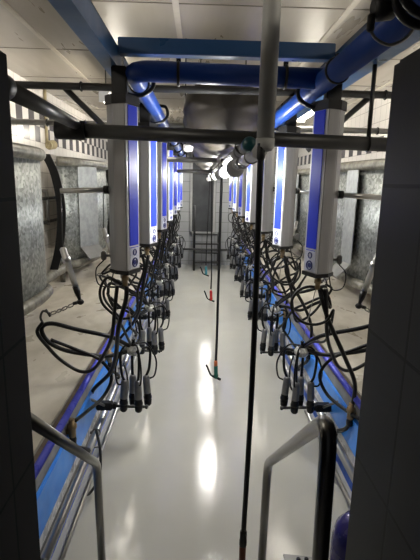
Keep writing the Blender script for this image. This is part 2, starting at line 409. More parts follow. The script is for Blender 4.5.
MB().lathe((0.259, 2.0, 0.235), (0, 0, -1), [(0, 0.018), (0.12, 0.017), (0.19, 0.014), (0.235, 0.011)], 12).build('nozzle', 'rust', wh)

# dark bar across the pit and its feed tube
cb = thing('cross_bar', (C, 2.5, 2.30), 'long dark steel bar spanning the pit at head height', 'bar')
MB().tube([(-0.70, 2.5, 2.328), (1.27, 2.5, 2.288)], 0.0375, 16).build('bar', 'darksteel', cb)
MB().tube([(-0.755, 2.5, 2.329), (-0.60, 2.5, 2.326)], 0.049, 16).build('sleeve', 'black', cb)
lt = thing('feed_tube', (-0.55, 1.22, 2.33), 'open dark steel tube running from tiled wall to the cross bar', 'pipe')
MB().tube([(-0.553, 1.36, 2.322), (-0.645, 2.46, 2.355)], 0.028, 14).build('tube', 'darksteel', lt)
MB().lathe((-0.555, 1.217, 2.322), (0, 1, 0), [(0, 0.03), (0.10, 0.03), (0.11, 0.036), (0.155, 0.036), (0.158, 0.026)], 18).build('collar', 'black', lt)
hr = thing('hanger_tube', (0.905, 2.5, 2.30), 'thin dark upright rod from the blue beam down to the cross bar', 'rod')
MB().tube([(0.905, 2.5, 2.69), (0.905, 2.5, 2.325)], 0.012, 8).build('rod', 'darksteel', hr)
MB().ring((0.905, 2.5, 2.295), (1, 0, 0), 0.039, 0.005, 16, 6).build('clamp', 'black', hr)

# long cross pipes under the ceiling
def cross_pipe(x0, x1, y, z, r, mat, label, clamps=(), drop=True):
    o = thing('ceiling_pipe', ((x0 + x1) / 2, y, z), label, 'pipe')
    MB().tube([(x0, y, z), (x1, y, z)], r, 12).build('tube', mat, o)
    for x in clamps:
        m = MB().ring((x, y, z), (1, 0, 0), r + 0.004, 0.007, 16, 6)
        m.build('clamp', 'black', o)
    return o
cross_pipe(WX[-1], WX[1], 3.85, 2.80, 0.029, 'darksteel', 'dark pipe with clamps running below the ceiling behind the blue cross beam', (-1.9, -0.95, -0.66, 1.02, 1.5))
cross_pipe(WX[-1], WX[1], 5.0, 2.655, 0.030, 'dullsteel', 'grey pipe spanning below the air duct, second behind the blue cross beam', (-1.6, -1.2, 1.5, 1.9))
cross_pipe(C - 0.62, 0.20, 5.3, 2.325, 0.030, 'dullsteel', 'short grey pipe between the post rows, nearer of two under the duct', (-0.40,))
cross_pipe(C - 0.62, 0.20, 7.6, 2.255, 0.030, 'dullsteel', 'short grey pipe between the post rows, farther of two under the duct', (-0.40,))
for s in (-1, 1):
    o = thing('pipe_brace', (C + s * 1.2, 3.9, 2.5), 'slanting dark strut hung from the clamped ceiling pipe ' + WHERE[s], 'strut')
    MB().tube([(C + s * 1.235, 3.87, 2.79), (C + s * 0.95, 4.02, 2.51), (C + s * 0.80, 4.10, 2.37)], 0.024, 10).build('strut', 'darksteel', o)

# ------------------------------------------------------------------ air duct
def duct_mesh():
    bm = MB(); cx, cz = 0.20, 2.675
    ys = [3.97, 3.975, 3.985, 4.00, 4.04, 4.10, 4.2, 4.35, 4.5, 5.0, 5.6, 6.3, 7.0, 8.0, 9.2, 10.4, 11.3]
    rs = [0.0, 0.12, 0.20, 0.27, 0.325, 0.345, 0.35, 0.35, 0.335, 0.33, 0.335, 0.33, 0.325, 0.33, 0.325, 0.33, 0.33]
    seg = 64; rings = []
    for i, (y, r) in enumerate(zip(ys, rs)):
        rg = []
        for k in range(seg):
            a = 2 * PI * k / seg
            fold = 0.010 * math.sin(7 * a + 1.3 * i) + 0.007 * math.sin(13 * a + 2.1 * i)
            pinch = sum(-0.05 * math.exp(-((((a - c + PI) % (2 * PI)) - PI) / 0.16) ** 2) for c in (0.15, PI - 0.2))
            if i <= 1: f = 0
            elif i <= 6: f = fold * 0.8 + pinch * (1.0 if i >= 2 else 0)
            else: f = fold
            rr = max(r + fold * min(1.0, r / 0.3) + pinch * 0.12 * max(0.0, (r - 0.20) / 0.15), 0.0005)
            y_ = y - 0.05 * (1 - (r / 0.35) ** 2) + pinch * 1.3 * max(0.0, 1 - abs(r - 0.27) / 0.09) if i <= 5 else y
            sq = 1.0
            rg.append(bm.bm.verts.new((cx + rr * sq * math.cos(a), y_, cz + rr * sq * math.sin(a) * 0.90)))
        rings.append(rg)
    for a, b in zip(rings, rings[1:]):
        for k in range(seg):
            f = bm.bm.faces.new((a[k], b[k], b[(k + 1) % seg], a[(k + 1) % seg])); f.smooth = True
    bm.bm.faces.new(rings[-1][::-1])
    return bm
du = thing('air_duct', (0.20, 4.0, 2.67), 'big round grey film air duct with puckered closed end', 'duct')
duct_mesh().build('duct_skin', 'duct', du)
for y in (4.3, 6.6, 9.0):
    for x in (0.0, 0.40): MB().rod((x, y, 2.92), (x, y, CEIL), 0.005, 6).build('hanging_strap', 'darksteel', du)
o = thing('conduit_box', (-0.09, 4.2, 2.40), 'small white round fitting tucked beside the air duct', 'fitting')
MB().lathe((-0.145, 4.16, 2.375), (1, 0.12, -0.1), [(0, 0.02), (0.01, 0.032), (0.05, 0.034), (0.07, 0.026), (0.085, 0.022)], 14).build('cap', 'white', o)
MB().rod((-0.13, 4.18, 2.40), (-0.13, 4.18, CEIL), 0.006, 6).build('stem', 'black', o)

# ------------------------------------------------------------------ pit lamps and the grey conduit
gp = thing('grey_conduit', (0.235, 2.4, 2.255), 'grey conduit with dark teal end cap running above the tube lamps', 'conduit')
MB().tube([(0.237, 2.22, 2.255), (0.24, 11.0, 2.255)], 0.030, 14).build('tube', 'greypipe', gp)
MB().lathe((0.237, 2.32, 2.255), (0, -1, 0), [(0, 0.034), (0.10, 0.036), (0.115, 0.03), (0.12, 0.01)], 18).build('end_cap', 'teal', gp)
for i in range(7):
    y = 2.75 + 0.55 * i
    MB().ring((0.237, y, 2.255), (0, 1, 0), 0.033, 0.006, 16, 6).build('clip', 'dullsteel', gp)
MB().ring((0.237, 2.5, 2.275), (0, 1, 0), 0.046, 0.007, 18, 6).build('bracket', 'darksteel', gp)
LY = [(3.02, 4.25, 'pitlamp', 'glowing tube lamp with grey round end cap over the pit, first in the line'),
      (5.45, 6.70, 'pitlamp', 'glowing tube lamp over the pit, second along the conduit'),
      (7.85, 9.05, 'pitlamp', 'glowing tube lamp over the pit, third along the conduit'),
      (10.0, 11.0, 'pitlamp', 'glowing tube lamp over the pit, last before the far door')]
for y0, y1, mt, lb in LY:
    z = 2.170
    o = thing('tube_lamp', (0.235, (y0 + y1) / 2, z), lb, 'lamp', 'tube lamps along the pit')
    MB().tube([(0.235, y0 + 0.05, z), (0.235, y1 - 0.05, z)], 0.040, 16).build('lamp_tube', mt, o)
    for a, b in ((y0, 1), (y1, -1)):
        MB().lathe((0.235, a, z), (0, b, 0), [(0, 0.045), (0.006, 0.060), (0.06, 0.060), (0.075, 0.046)], 24).build('end_cap', 'greypipe', o)
    for y in (y0 + 0.25, y1 - 0.25):
        MB().ring((0.235, y, z), (0, 1, 0), 0.043, 0.005, 16, 6).rod((0.235, y, z + 0.04), (0.236, y, 2.235), 0.006, 6).build('clip', 'dullsteel', o)
o = thing('tube_lamp', (0.27, 2.6, 2.20), 'unlit clear tube lamp beside the grey vertical pipe', 'lamp')
MB().tube([(0.285, 2.22, 2.225), (0.25, 2.96, 2.19)], 0.035, 16).build('lamp_tube', 'clear', o)
for p, d in (((0.285, 2.20, 2.226), (0, 1, 0)), ((0.25, 2.98, 2.189), (0, -1, 0))):
    MB().lathe(p, d, [(0, 0.02), (0.005, 0.038), (0.05, 0.04), (0.06, 0.036)], 18).build('end_cap', 'greypipe', o)
for y, x, z in ((2.45, 0.275, 2.214), (2.75, 0.26, 2.20)):
    MB().ring((x, y, z), (0, 1, 0), 0.038, 0.005, 16, 6).rod((x, y, z + 0.035), (0.24, y, 2.24), 0.006, 6).build('clip', 'dullsteel', o)
# platform lamps under the ceiling
for s in (-1, 1):
    for i, y in enumerate((1.4, 5.4, 8.4)):
        x = C + s * 1.12
        o = thing('platform_lamp', (x, y, 2.92), ['first', 'second', 'third'][i] + ' fluorescent lamp from the doorway over the cow platform ' + WHERE[s], 'lamp', 'platform lamps')
        MB().tube([(x, y - 0.55, 2.90), (x, y + 0.55, 2.90)], 0.044, 12).build('lamp_tube', 'sidelamp' if i else 'sidelamp_dim', o)
        MB().box((x - 0.06, y - 0.62, 2.95), (x + 0.05, y + 0.62, 2.995), 0.006).build('housing', 'greypipe', o)
        for e in (-1, 1):
            MB().box((x - 0.05, y + e * 0.55 - 0.015, 2.85), (x + 0.05, y + e * 0.55 + 0.015, 2.955)).build('socket', 'white', o)
            MB().rod((x, y + e * 0.45, 2.98), (x, y + e * 0.45, CEIL), 0.006, 6).build('hanger', 'darksteel', o)

# ------------------------------------------------------------------ milking posts
TH = math.radians(67)
def make_post(s):
    """one milking post; the first of its row"""
    p = -s
    X = lambda a: C + s * a
    n = Vector((p * math.sin(TH), -math.cos(TH), 0)); t = Vector((p * math.cos(TH), math.sin(TH), 0))
    N = Vector((X(0.562), 2.615, 0))
    def uv(u, v, z=0): q = N + t * u - n * v; return Vector((q.x, q.y, z))
    def pr(pts, z0, z1):
        return MB().prism([tuple(uv(u, v))[:2] for u, v in pts], z0, z1)
    r = thing('milking_post', (X(0.62), 2.7, 1.54), '', 'milking post', 'milking posts along the pit')
    hs = pr([(0, 0), (0.135, 0), (0.135, 0.10), (0.10, 0.145), (0.035, 0.145), (0, 0.08)], 1.552, 2.49)
    bmesh.ops.bevel(hs.bm, geom=[e for e in hs.bm.edges if abs(e.verts[0].co.z - e.verts[1].co.z) > 0.5], offset=0.006, segments=2, affect='EDGES')
    hs.build('housing', 'alu', r)
    pr([(0.004, -0.004), (0.131, -0.004), (0.131, 0.004), (0.004, 0.004)], 1.556, 2.487).build('front_trim', 'alu2', r)
    pr([(0.020, -0.008), (0.115, -0.008), (0.115, 0.0), (0.020, 0.0)], 1.70, 2.485).build('blue_panel', 'panelblue', r, 'glossy royal blue front strip')
    pr([(0.020, -0.007), (0.115, -0.007), (0.115, 0.0), (0.020, 0.0)], 1.562, 1.694)
    lab = pr([(0.020, -0.008), (0.115, -0.008), (0.115, 0.0), (0.020, 0.0)], 1.562, 1.692).build('control_plate', 'label', r, 'pale control plate with two round buttons')
    c = uv(0.0675, -0.010, 1.597)
    MB().ring(c, n, 0.026, 0.0042, 24, 6).lathe(c - n * 0.003, n, [(0, 0.015), (0.004, 0.015), (0.005, 0.012)], 16).build('button', 'icon', lab)
    c = uv(0.0675, -0.010, 1.658)
    MB().ring(c, n, 0.017, 0.0036, 20, 6).build('button', 'icon', lab)
    MB().prism([tuple(uv(u, v))[:2] for u, v in [(0.025, -0.010), (0.11, -0.010), (0.11, -0.006), (0.025, -0.006)]], 1.6865, 1.690).build('print_line', 'panelblue', lab)
    pr([(-0.006, -0.010), (0.141, -0.010), (0.141, 0.105), (0.104, 0.151), (0.032, 0.151), (-0.006, 0.082)], 2.488, 2.54).build('top_cap', 'black', r)
    pr([(-0.004, -0.008), (0.139, -0.008), (0.139, 0.103), (0.102, 0.149), (0.033, 0.149), (-0.004, 0.081)], 1.528, 1.552).build('bottom_cap', 'black', r)
    c = uv(0.067, 0.07)
    MB().box((c.x - 0.042, c.y - 0.042, 2.515), (c.x + 0.042, c.y + 0.042, 2.69), 0.006).build('hanging_bracket', 'black', r)
    # outlets under the post
    for u, v, mt in ((0.05, 0.05, 'brass'), (0.10, 0.09, 'dullsteel')):
        q = uv(u, v, 1.53)
        MB().lathe(q, (0, 0, -1), [(0, 0.016), (0.02, 0.016), (0.022, 0.022), (0.045, 0.022), (0.047, 0.015), (0.07, 0.017), (0.085, 0.014)], 12).build('outlet', mt, r)
    # rod and sleeve reaching outwards
    MB().rod((X(0.66), 2.70, 2.02), (X(0.958), 2.70, 2.008), 0.0155, 12).build('side_rod', 'steel', r)
    MB().lathe((X(0.675), 2.70, 2.02), (s, 0, 0), [(0, 0.024), (0.03, 0.024), (0.032, 0.018)], 12).build('rod_sleeve', 'black', r)
    # black pulse line looped from the blue pipe
    q = uv(0.06, 0.05)
    xp = C + s * 0.525; zp = 2.66 if s < 0 else 2.625
    m = MB().tube(smooth([(xp - s * 0.03, 2.86, zp + 0.045), (xp - s * 0.085, 2.84, zp + 0.03), (xp - s * 0.10, 2.80, zp - 0.045), (xp - s * 0.055, 2.75, zp - 0.10), (xp + s * 0.01, 2.72, zp - 0.115), (c.x - s * 0.02, c.y, 2.56)], 7), 0.0125, 8)
    m.build('vacuum_hose', 'hose', r)
    # little switch box with cable on the outer side
    m = MB().box((X(0.705), 2.70, 1.60), (X(0.735), 2.73, 1.655), 0.005).box((X(0.67), 2.71, 1.62), (X(0.71), 2.72, 1.635))
    m.build('sensor', 'dullsteel', r)
    MB().tube(smooth([(X(0.72), 2.715, 1.60), (X(0.77), 2.72, 1.54), (X(0.76), 2.72, 1.45), (X(0.69), 2.71, 1.44), (X(0.66), 2.70, 1.53)], 6), 0.004, 6).build('cable', 'hose', r)
    return r
NPOST = 7
for s in (-1, 1):
    r0 = make_post(s)
    for i in range(NPOST):
        r = r0 if i == 0 else copy_tree(r0)
        r.location.y = 2.7 + 1.2 * i
        r['label'] = 'silver milking post with blue front, %s from the doorway %s' % (ORD[i], SIDE[s])

# ------------------------------------------------------------------ clusters, jetter arms, kerb valves, drop hoses
def jit(pts, k, amt, keep=(0, -1)):
    rnd = random.Random(k); out = []
    for i, p in enumerate(pts):
        if i in keep or i - len(pts) in keep: out.append(Vector(p)); continue
        out.append(Vector(p) + Vector((rnd.uniform(-amt, amt), rnd.uniform(-amt, amt), rnd.uniform(-amt, amt))))
    return out

def make_station(s, i):
    X = lambda a: C + s * a
    dy = 1.2 * i
    P = lambda a, y, z: (X(a), y + dy, z)
    nm = ORD[i]; side = SIDE[s]
    rnd = random.Random(31 * i + (5 if s > 0 else 0))
    seed = 97 * i + (13 if s > 0 else 0)
    am = 0.0 if i == 0 else 0.035
    base_a = 0.62 if s < 0 else 0.655
    by = 3.27
    # --- jetter arm -----------------------------------------------------
    j = thing('jetter_arm', P(0.9, by, 0.335), 'black washing arm with cup holders, %s from the doorway %s' % (nm, side), 'washing arm', 'washing arms on the kerb')
    MB().rod(P(0.92, by, 0.345), P(0.535, by, 0.335), 0.0115, 10).lathe(P(0.545, by, 0.335), (-s, 0, 0), [(0, 0.015), (0.01, 0.019), (0.02, 0.013)], 10).build('bar', 'darksteel', j)
    MB().box(P(0.80, by - 0.035, 0.315), P(0.925, by + 0.035, 0.375), 0.008).box(P(0.77, by - 0.024, 0.322), P(0.80, by + 0.024, 0.366), 0.005).build('clamp', 'black', j)
    MB().rod(P(0.86, by - 0.03, 0.36), P(0.95, by - 0.18, 0.50), 0.010, 8).build('lever', 'dullsteel', j)
    cups = []
    for ca, cy in ((base_a - 0.095, by + 0.05), (base_a - 0.035, by - 0.06), (base_a + 0.03, by + 0.055), (base_a + 0.09, by - 0.05)):
        cups.append((ca + rnd.uniform(-.008, .008), cy))
        MB().lathe(P(cups[-1][0], cy, 0.325), (0, 0, 1), [(0, 0.02), (0.012, 0.029), (0.05, 0.032), (0.058, 0.027)], 12).box(P(cups[-1][0] - 0.008, min(cy, by), 0.328), P(cups[-1][0] + 0.008, max(cy, by), 0.345)).build('cup_holder', 'black', j)
    # --- cluster --------------------------------------------------------
    c = thing('milking_cluster', P(base_a, by, 0.38), 'black milking cluster hung cups-down, %s from the doorway %s' % (nm, side), 'milking cluster', 'milking clusters hung in the pit')
    cz = 0.815
    ca = base_a + 0.01
    claw = MB().lathe(P(ca, by, cz - 0.045), (0, 0, 1), [(0, 0.02), (0.008, 0.042), (0.03, 0.056), (0.048, 0.06), (0.054, 0.054), (0.072, 0.044), (0.085, 0.02)], 16)
    claw.box(P(ca - 0.055, by - 0.012, cz - 0.01), P(ca + 0.055, by + 0.012, cz + 0.012), 0.004)
    cl = claw.build('claw', 'clawm', c, 'grey claw bowl')
    MB().lathe(P(ca, by, cz + 0.03), (0, 0, 1), [(0, 0.03), (0.012, 0.03), (0.016, 0.012), (0.04, 0.010), (0.042, 0.014), (0.05, 0.014)], 12).build('claw_valve', 'black', cl)
    for (qa, qy) in cups:
        ox, oy = qa - ca, qy - by
        top = P(qa + ox * -0.12, qy - oy * 0.1, 0.585)
        bot = P(qa, qy, 0.385)
        d = Vector(top) - Vector(bot)
        sh = MB().lathe(bot, d, [(0.045, 0.024), (0.05, 0.0295), (0.175, 0.0275), (0.19, 0.024), (0.20, 0.014)], 12).build('teat_cup', 'shell', c)
        MB().lathe(bot, d, [(-0.02, 0.014), (-0.005, 0.022), (0.0, 0.033), (0.018, 0.034), (0.026, 0.030), (0.052, 0.028), (0.054, 0.02)], 12).build('liner_mouth', 'rubber', sh)
        up = Vector(top) + d.normalized() * 0.012
        side_v = Vector((s * ox, oy, 0))
        MB().tube(smooth([tuple(Vector(top) - d.normalized() * 0.01), tuple(up + side_v * 0.25 + Vector((0, 0, 0.05))), tuple(Vector(P(ca, by, cz - 0.015)) + side_v * 1.15 + Vector((0, 0, 0.0))), tuple(Vector(P(ca, by, cz - 0.005)) + side_v * 0.4)], 6), 0.0105, 8).build('short_milk_tube', 'hose', sh)
        MB().tube(smooth([tuple(Vector(bot) + d * 0.82 + side_v * 0.22), tuple(Vector(bot) + d * 0.95 + side_v * 0.65), tuple(Vector(top) + side_v * 0.75 + Vector((0, 0, 0.12))), tuple(Vector(P(ca, by, cz + 0.03)) + side_v * 0.95), tuple(Vector(P(ca, by, cz + 0.045)) + side_v * 0.15)], 5), 0.007, 7).build('short_pulse_tube', 'hose', sh)
    ex = 1.0 if i == 0 else (0.72 + rnd.uniform(-.08, .10))
    E = lambda a: 0.62 + (a - 0.62) * ex if a > 0.62 else a
    hk = (E(1.20), 2.98, 1.115)
    zt = 0.0 if s < 0 else 0.03
    def PP(l): return [P(E(a), y, z + zt * (0 if z > 1.3 else 1)) for a, y, z in l]
    A = PP([(ca + 0.02, by, cz + 0.02), (0.77, 3.12, 0.965), (0.985, 3.05, 1.04), (1.15, 3.0, 1.10), (1.215, 2.98, 1.07), (1.18, 2.98, 0.98), (1.08, 3.02, 0.90), (0.93, 3.1, 0.835), (0.80, 3.18, 0.795), (ca + 0.03, by - 0.01, cz - 0.01)])
    MB().tube(smooth(jit(A, seed, am), 7), 0.0155, 9).build('long_milk_hose', 'hose', c)
    B = PP([(1.20, 2.97, 1.12), (1.235, 2.95, 1.05), (1.17, 2.96, 0.94), (1.09, 2.98, 0.835), (0.97, 3.0, 0.748), (0.865, 2.96, 0.785), (0.77, 2.86, 0.93), (0.69, 2.74, 1.10), (0.655, 2.68, 1.30), (0.635, 2.67, 1.455)])
    MB().tube(smooth(jit(B, seed + 1, am), 7), 0.0125, 8).build('long_pulse_hose', 'hose', c)
    D = PP([(1.16, 2.99, 0.985), (1.0, 3.06, 0.885), (0.85, 3.1, 0.795), (0.77, 3.1, 0.665), (0.82, 3.05, 0.535), (0.90, 2.88, 0.505), (0.925, 2.66, 0.555)])
    MB().tube(smooth(jit(D, seed + 2, am), 7), 0.0125, 8).build('return_hose', 'hose', c)
    # the coil of hose under the post
    R = 0.17 + rnd.uniform(-.03, .02); ph = rnd.uniform(-.4, .4)
    if s < 0: ctr = (0.82 + rnd.uniform(-.03, .03), 2.72, 1.27)
    else: ctr = (0.60 + rnd.uniform(-.03, .05), 2.72, 1.33); R *= 0.75
    loop = [(0.605, 2.66, 1.46)] + [(ctr[0] - R * math.cos(a) * 0.95, ctr[1] + 0.05 * math.sin(a * 0.7 + ph), ctr[2] + R * 0.85 * math.sin(a)) for a in [PI * (0.85 - 0.2 * q) for q in range(-1, 10)]] + [(0.72, 2.85, 1.06), (0.69, 3.05, 0.97), (ca + 0.02, by - 0.02, cz + 0.045)]
    if i == 0 and s < 0:
        loop = [(0.605, 2.66, 1.46), (0.69, 2.68, 1.50), (0.745, 2.70, 1.42), (0.735, 2.72, 1.32), (0.66, 2.8, 1.20), (0.63, 3.0, 1.0), (ca + 0.02, by - 0.02, cz + 0.045)]
    MB().tube(smooth(jit([P(*q) for q in loop], seed + 3, am * 0.5), 6), 0.009, 8).build('coiled_hose', 'hose', c)
    if i:
        lo2 = [(0.62, 2.68, 1.45), (0.57, 2.78, 1.30), (0.60, 2.95, 1.10), (0.75, 3.05, 1.02), (0.90, 3.0, 1.10), (0.86, 2.85, 1.22), (0.70, 2.85, 1.12), (0.62, 3.05, 0.92), (ca, by - 0.03, cz + 0.02)]
        MB().tube(smooth(jit([P(*q) for q in lo2], seed + 4, 0.05), 6), 0.009, 8).build('slack_hose', 'hose', c)
    MB().rod(P(0.60, 2.70, 1.53), P(ca, by, cz + 0.08), 0.0028, 6).build('lifting_cord', 'dullsteel', c)
    # --- drop hose and kerb valve ----------------------------------------
    v = thing('kerb_valve', P(0.93, 2.62, 0.58), 'brass valve with black hose on the kerb, %s from the doorway %s' % (nm, side), 'valve', 'valves along the kerb')
    vy = 2.56 if s < 0 else 2.80
    MB().lathe(P(0.915, vy, 0.50), (0, 0, 1), [(0, 0.016), (0.01, 0.024), (0.06, 0.024), (0.065, 0.030), (0.09, 0.030), (0.095, 0.018), (0.125, 0.018)], 10).box(P(0.915, vy - 0.014, 0.53), P(0.952, vy + 0.014, 0.56)).build('valve_body', 'brass', v)
    MB().lathe(P(0.915, vy, 0.51), (0, 0, -1), [(0, 0.02), (0.02, 0.026), (0.05, 0.024), (0.055, 0.017)], 10).build('coupling', 'black', v)
    MB().tube(smooth([P(0.915, vy, 0.47), P(0.905, vy + 0.05, 0.40), P(0.88, vy + 0.14, 0.33), P(0.875, vy + 0.22, 0.27), P(0.895, vy + 0.26, 0.23)], 6), 0.015, 8).build('hose', 'hose', v)
    MB().tube(smooth([P(0.85, vy + 0.35, 0.345), P(0.80, vy + 0.24, 0.25), P(0.79, vy + 0.14, 0.12), P(0.83, vy + 0.05, 0.07), P(0.85, vy, 0.09)], 6), 0.0095, 8).build('drain_hose', 'hose', v)
    d = thing('drop_hose', P(0.60, 2.68, 1.46), 'thick black hose from post bottom to kerb, %s from the doorway %s' % (nm, side), 'hose', 'hoses from the posts')
    if s < 0: dp_ = [(0.578, 2.67, 1.45), (0.585, 2.67, 1.36), (0.635, 2.68, 1.18), (0.68, 2.82, 0.95), (0.76, 3.0, 0.74), (0.90, 3.14, 0.56), (0.942, 3.18, 0.49)]
    else: dp_ = [(0.60, 2.67, 1.45), (0.63, 2.68, 1.36), (0.69, 2.70, 1.22), (0.81, 2.72, 0.99), (0.90, 2.74, 0.80), (0.925, vy, 0.62)]
    MB().tube(smooth(jit([P(*q) for q in dp_], seed + 5, am * 0.4), 7), 0.0145, 9).build('hose', 'hose', d)
    # --- hose support ----------------------------------------------------
    h = thing('hose_support', P(0.95, 2.75, 1.2), 'silver hose support cylinder with ball joint, %s from the doorway %s' % (nm, side), 'hose support', 'hose supports over the kerb')
    top, mid, low = Vector(P(0.972, 2.74, 1.66)), Vector(P(0.908, 2.75, 1.425)), Vector(P(0.882, 2.75, 1.325))
    MB().rod(P(0.958, 2.70, 2.02), top, 0.004, 6).build('link_rod', 'darksteel', h)
    MB().lathe(top, mid - top, [(-0.01, 0.012), (0, 0.021), (0.05, 0.021), (0.055, 0.027), (0.085, 0.027), (0.09, 0.019), ((mid - top).length, 0.019)], 12).build('cylinder', 'steel', h)
    MB().lathe(mid, low - mid, [(0, 0.021), (0.04, 0.019), (0.08, 0.011), (0.11, 0.010)], 10).build('boot', 'black', h)
    MB().lathe(low + Vector((0, 0, 0.018)), (0, 0, -1), [(0, 0.008), (0.006, 0.018), (0.018, 0.024), (0.03, 0.018), (0.036, 0.008)], 12).rod(low, tuple(low + Vector((s * 0.045, 0, -0.012))), 0.011, 8).build('ball_joint', 'black', h)
    ch = MB(); pts = [Vector(P(0.925, 2.76, 1.305)), Vector(P(0.975, 2.79, 1.28)), Vector(P(1.03, 2.84, 1.245)), Vector(P(1.08, 2.9, 1.215)), Vector(P(E(1.14) if i else 1.14, 2.95, 1.185))]
    for a_, b_ in zip(pts, pts[1:]):
        mid_ = (a_ + b_) / 2; dd = (b_ - a_).normalized(); L = (b_ - a_).length
        sv = Vector((0, 0, 1)) * 0.009
        ch.tube([a_, a_ + dd * L * 0.25 + sv, b_ - dd * L * 0.25 + sv, b_], 0.0042, 6).tube([a_, a_ + dd * L * 0.25 - sv, b_ - dd * L * 0.25 - sv, b_], 0.0042, 6)
    ch.build('chain', 'dullsteel', h)
    MB().tube(smooth([pts[-1], Vector(P(E(1.19), 2.96, 1.20)), Vector(P(E(1.215), 2.97, 1.15)), Vector(P(E(1.20), 2.98, 1.10))], 5), 0.008, 7).rod(tuple(pts[-1] + Vector((0, 0, -0.02))), tuple(pts[-1] + Vector((s * 0.03, 0, 0.03))), 0.009, 7).build('hook', 'darksteel', h)
for s in (-1, 1):
    for i in range(NPOST):
        make_station(s, i)

# ------------------------------------------------------------------ galvanised rump panels at the back of the platforms
def make_panel(s, Y0, label, linked=True, strip=True):
    X = lambda a: C + s * a
    o = thing('rump_panel', (X(1.85), Y0 + 1.2, PLAT), label, 'panel', 'galvanised panels along the platforms')
    plan = [(2.02, 0.30), (1.92, 0.36), (1.82, 0.62), (1.75, 1.1), (1.71, 1.6), (1.72, 1.95), (1.77, 2.13), (1.87, 2.22), (2.0, 2.20), (2.10, 2.08)]
    def path(z): return smooth([(X(a), Y0 + y, z) for a, y in plan], 5)
    link_ = smooth([(X(1.87), Y0 + 2.22, 0.9), (X(1.93), Y0 + 2.5, 0.9), (X(1.94), Y0 + 2.9, 0.9), (X(1.93), Y0 + 3.25, 0.9), (X(1.95), Y0 + 3.57, 0.9)], 5)
    MB().tube(path(2.31), 0.062, 14).build('top_tube', 'galvtube', o)
    bt = MB().tube(path(0.92), 0.062, 14)
    if linked: bt.tube([Vector((p.x, p.y, 0.92)) for p in link_], 0.055, 12)
    bt.build('bottom_tube', 'galvtube', o)
    lo, hi = path(0.95), path(2.28); bm = MB()
    va = []; th = 0.012
    for p, q in zip(lo, hi):
        va.append([bm.bm.verts.new(p), bm.bm.verts.new(q), bm.bm.verts.new(q + Vector((s * th, 0, 0))), bm.bm.verts.new(p + Vector((s * th, 0, 0)))])
    for a, b in zip(va, va[1:]):
        for k in range(4):
            f = bm.bm.faces.new((a[k], b[k], b[(k + 1) % 4], a[(k + 1) % 4])); f.smooth = (k in (0, 2))
    bm.build('sheet', 'galv', o)
    # folded stiffener with its lip
    if strip:
        pa, pb = Vector((X(1.82), Y0 + 0.56, 0)), Vector((X(1.64), Y0 + 0.92, 0))
        if s > 0: pa, pb = Vector((X(1.69), Y0 + 1.25, 0)), Vector((X(1.70), Y0 + 0.88, 0))
        tt = (pb - pa).normalized(); nn = Vector((tt.y, -tt.x, 0)); nn = nn if nn.y < 0 else -nn
        q = [pa, pb, pb - nn * 0.012, pa - nn * 0.012]
        MB().prism([(p.x, p.y) for p in q], 1.14, 2.26).prism([(p.x, p.y) for p in (pb, pb - nn * 0.012, Vector((X(1.735), Y0 + 1.25, 0)), Vector((X(1.745), Y0 + 1.23, 0)))], 1.14, 2.26).build('stiffener', 'galv2', o)
        lip = MB(); off = nn * 0.16
        vv = [lip.bm.verts.new(p) for p in (pa + Vector((0, 0, 1.14)), pb + Vector((0, 0, 1.14)), pb + off + Vector((0, 0, 0.99)), pa + off + Vector((0, 0, 0.99)))]
        ww = [lip.bm.verts.new(v.co + Vector((0, 0, -0.014)) - nn * 0.008) for v in vv]
        lip.bm.faces.new(vv); lip.bm.faces.new(ww[::-1])
        for k in range(4): lip.bm.faces.new((vv[k], vv[(k + 1) % 4], ww[(k + 1) % 4], ww[k]))
        lip.build('lip', 'dullsteel', o)
    # bowed dark strap at the end of the panel, and legs
    bow = [(1.93, 2.82, 2.36), (1.84, 2.82, 2.15), (1.785, 2.82, 1.85), (1.785, 2.82, 1.55), (1.83, 2.82, 1.25), (1.90, 2.82, 1.00)]
    sm = smooth([(X(a), Y0 + y, z) for a, y, z in bow], 5); bm = MB(); va = []
    for p in sm:
        va.append([bm.bm.verts.new(p + Vector((dx, dy2, 0))) for dx, dy2 in ((-0.05, -0.012), (0.05, -0.012), (0.05, 0.012), (-0.05, 0.012))])
    for a, b in zip(va, va[1:]):
        for k in range(4): bm.bm.faces.new((a[k], b[k], b[(k + 1) % 4], a[(k + 1) % 4]))
    bm.bm.faces.new(va[0]); bm.bm.faces.new(va[-1][::-1])
    bm.build('bowed_strap', 'rubber', o)
    MB().tube([(X(2.05), Y0 + 0.42, PLAT), (X(2.05), Y0 + 0.42, 2.31)], 0.035, 10).build('leg', 'galvtube', o)
    MB().tube([(X(2.10), Y0 + 2.06, PLAT), (X(2.10), Y0 + 2.06, 2.31)], 0.035, 10).build('leg', 'galvtube', o)
    return o
make_panel(-1, 2.62, 'curved galvanised panel beside the tiled doorway wall, first on the flat-beam side', True, False)
make_panel(-1, 5.85, 'curved galvanised panel with folded strip, second on the flat-beam side')
make_panel(-1, 9.08, 'curved galvanised panel, third and last on the flat-beam side', False)
make_panel(1, 4.45, 'curved galvanised panel with folded strip, first seen past the fat-pipe side posts')
make_panel(1, 7.68, 'curved galvanised panel, second seen past the fat-pipe side posts', False)
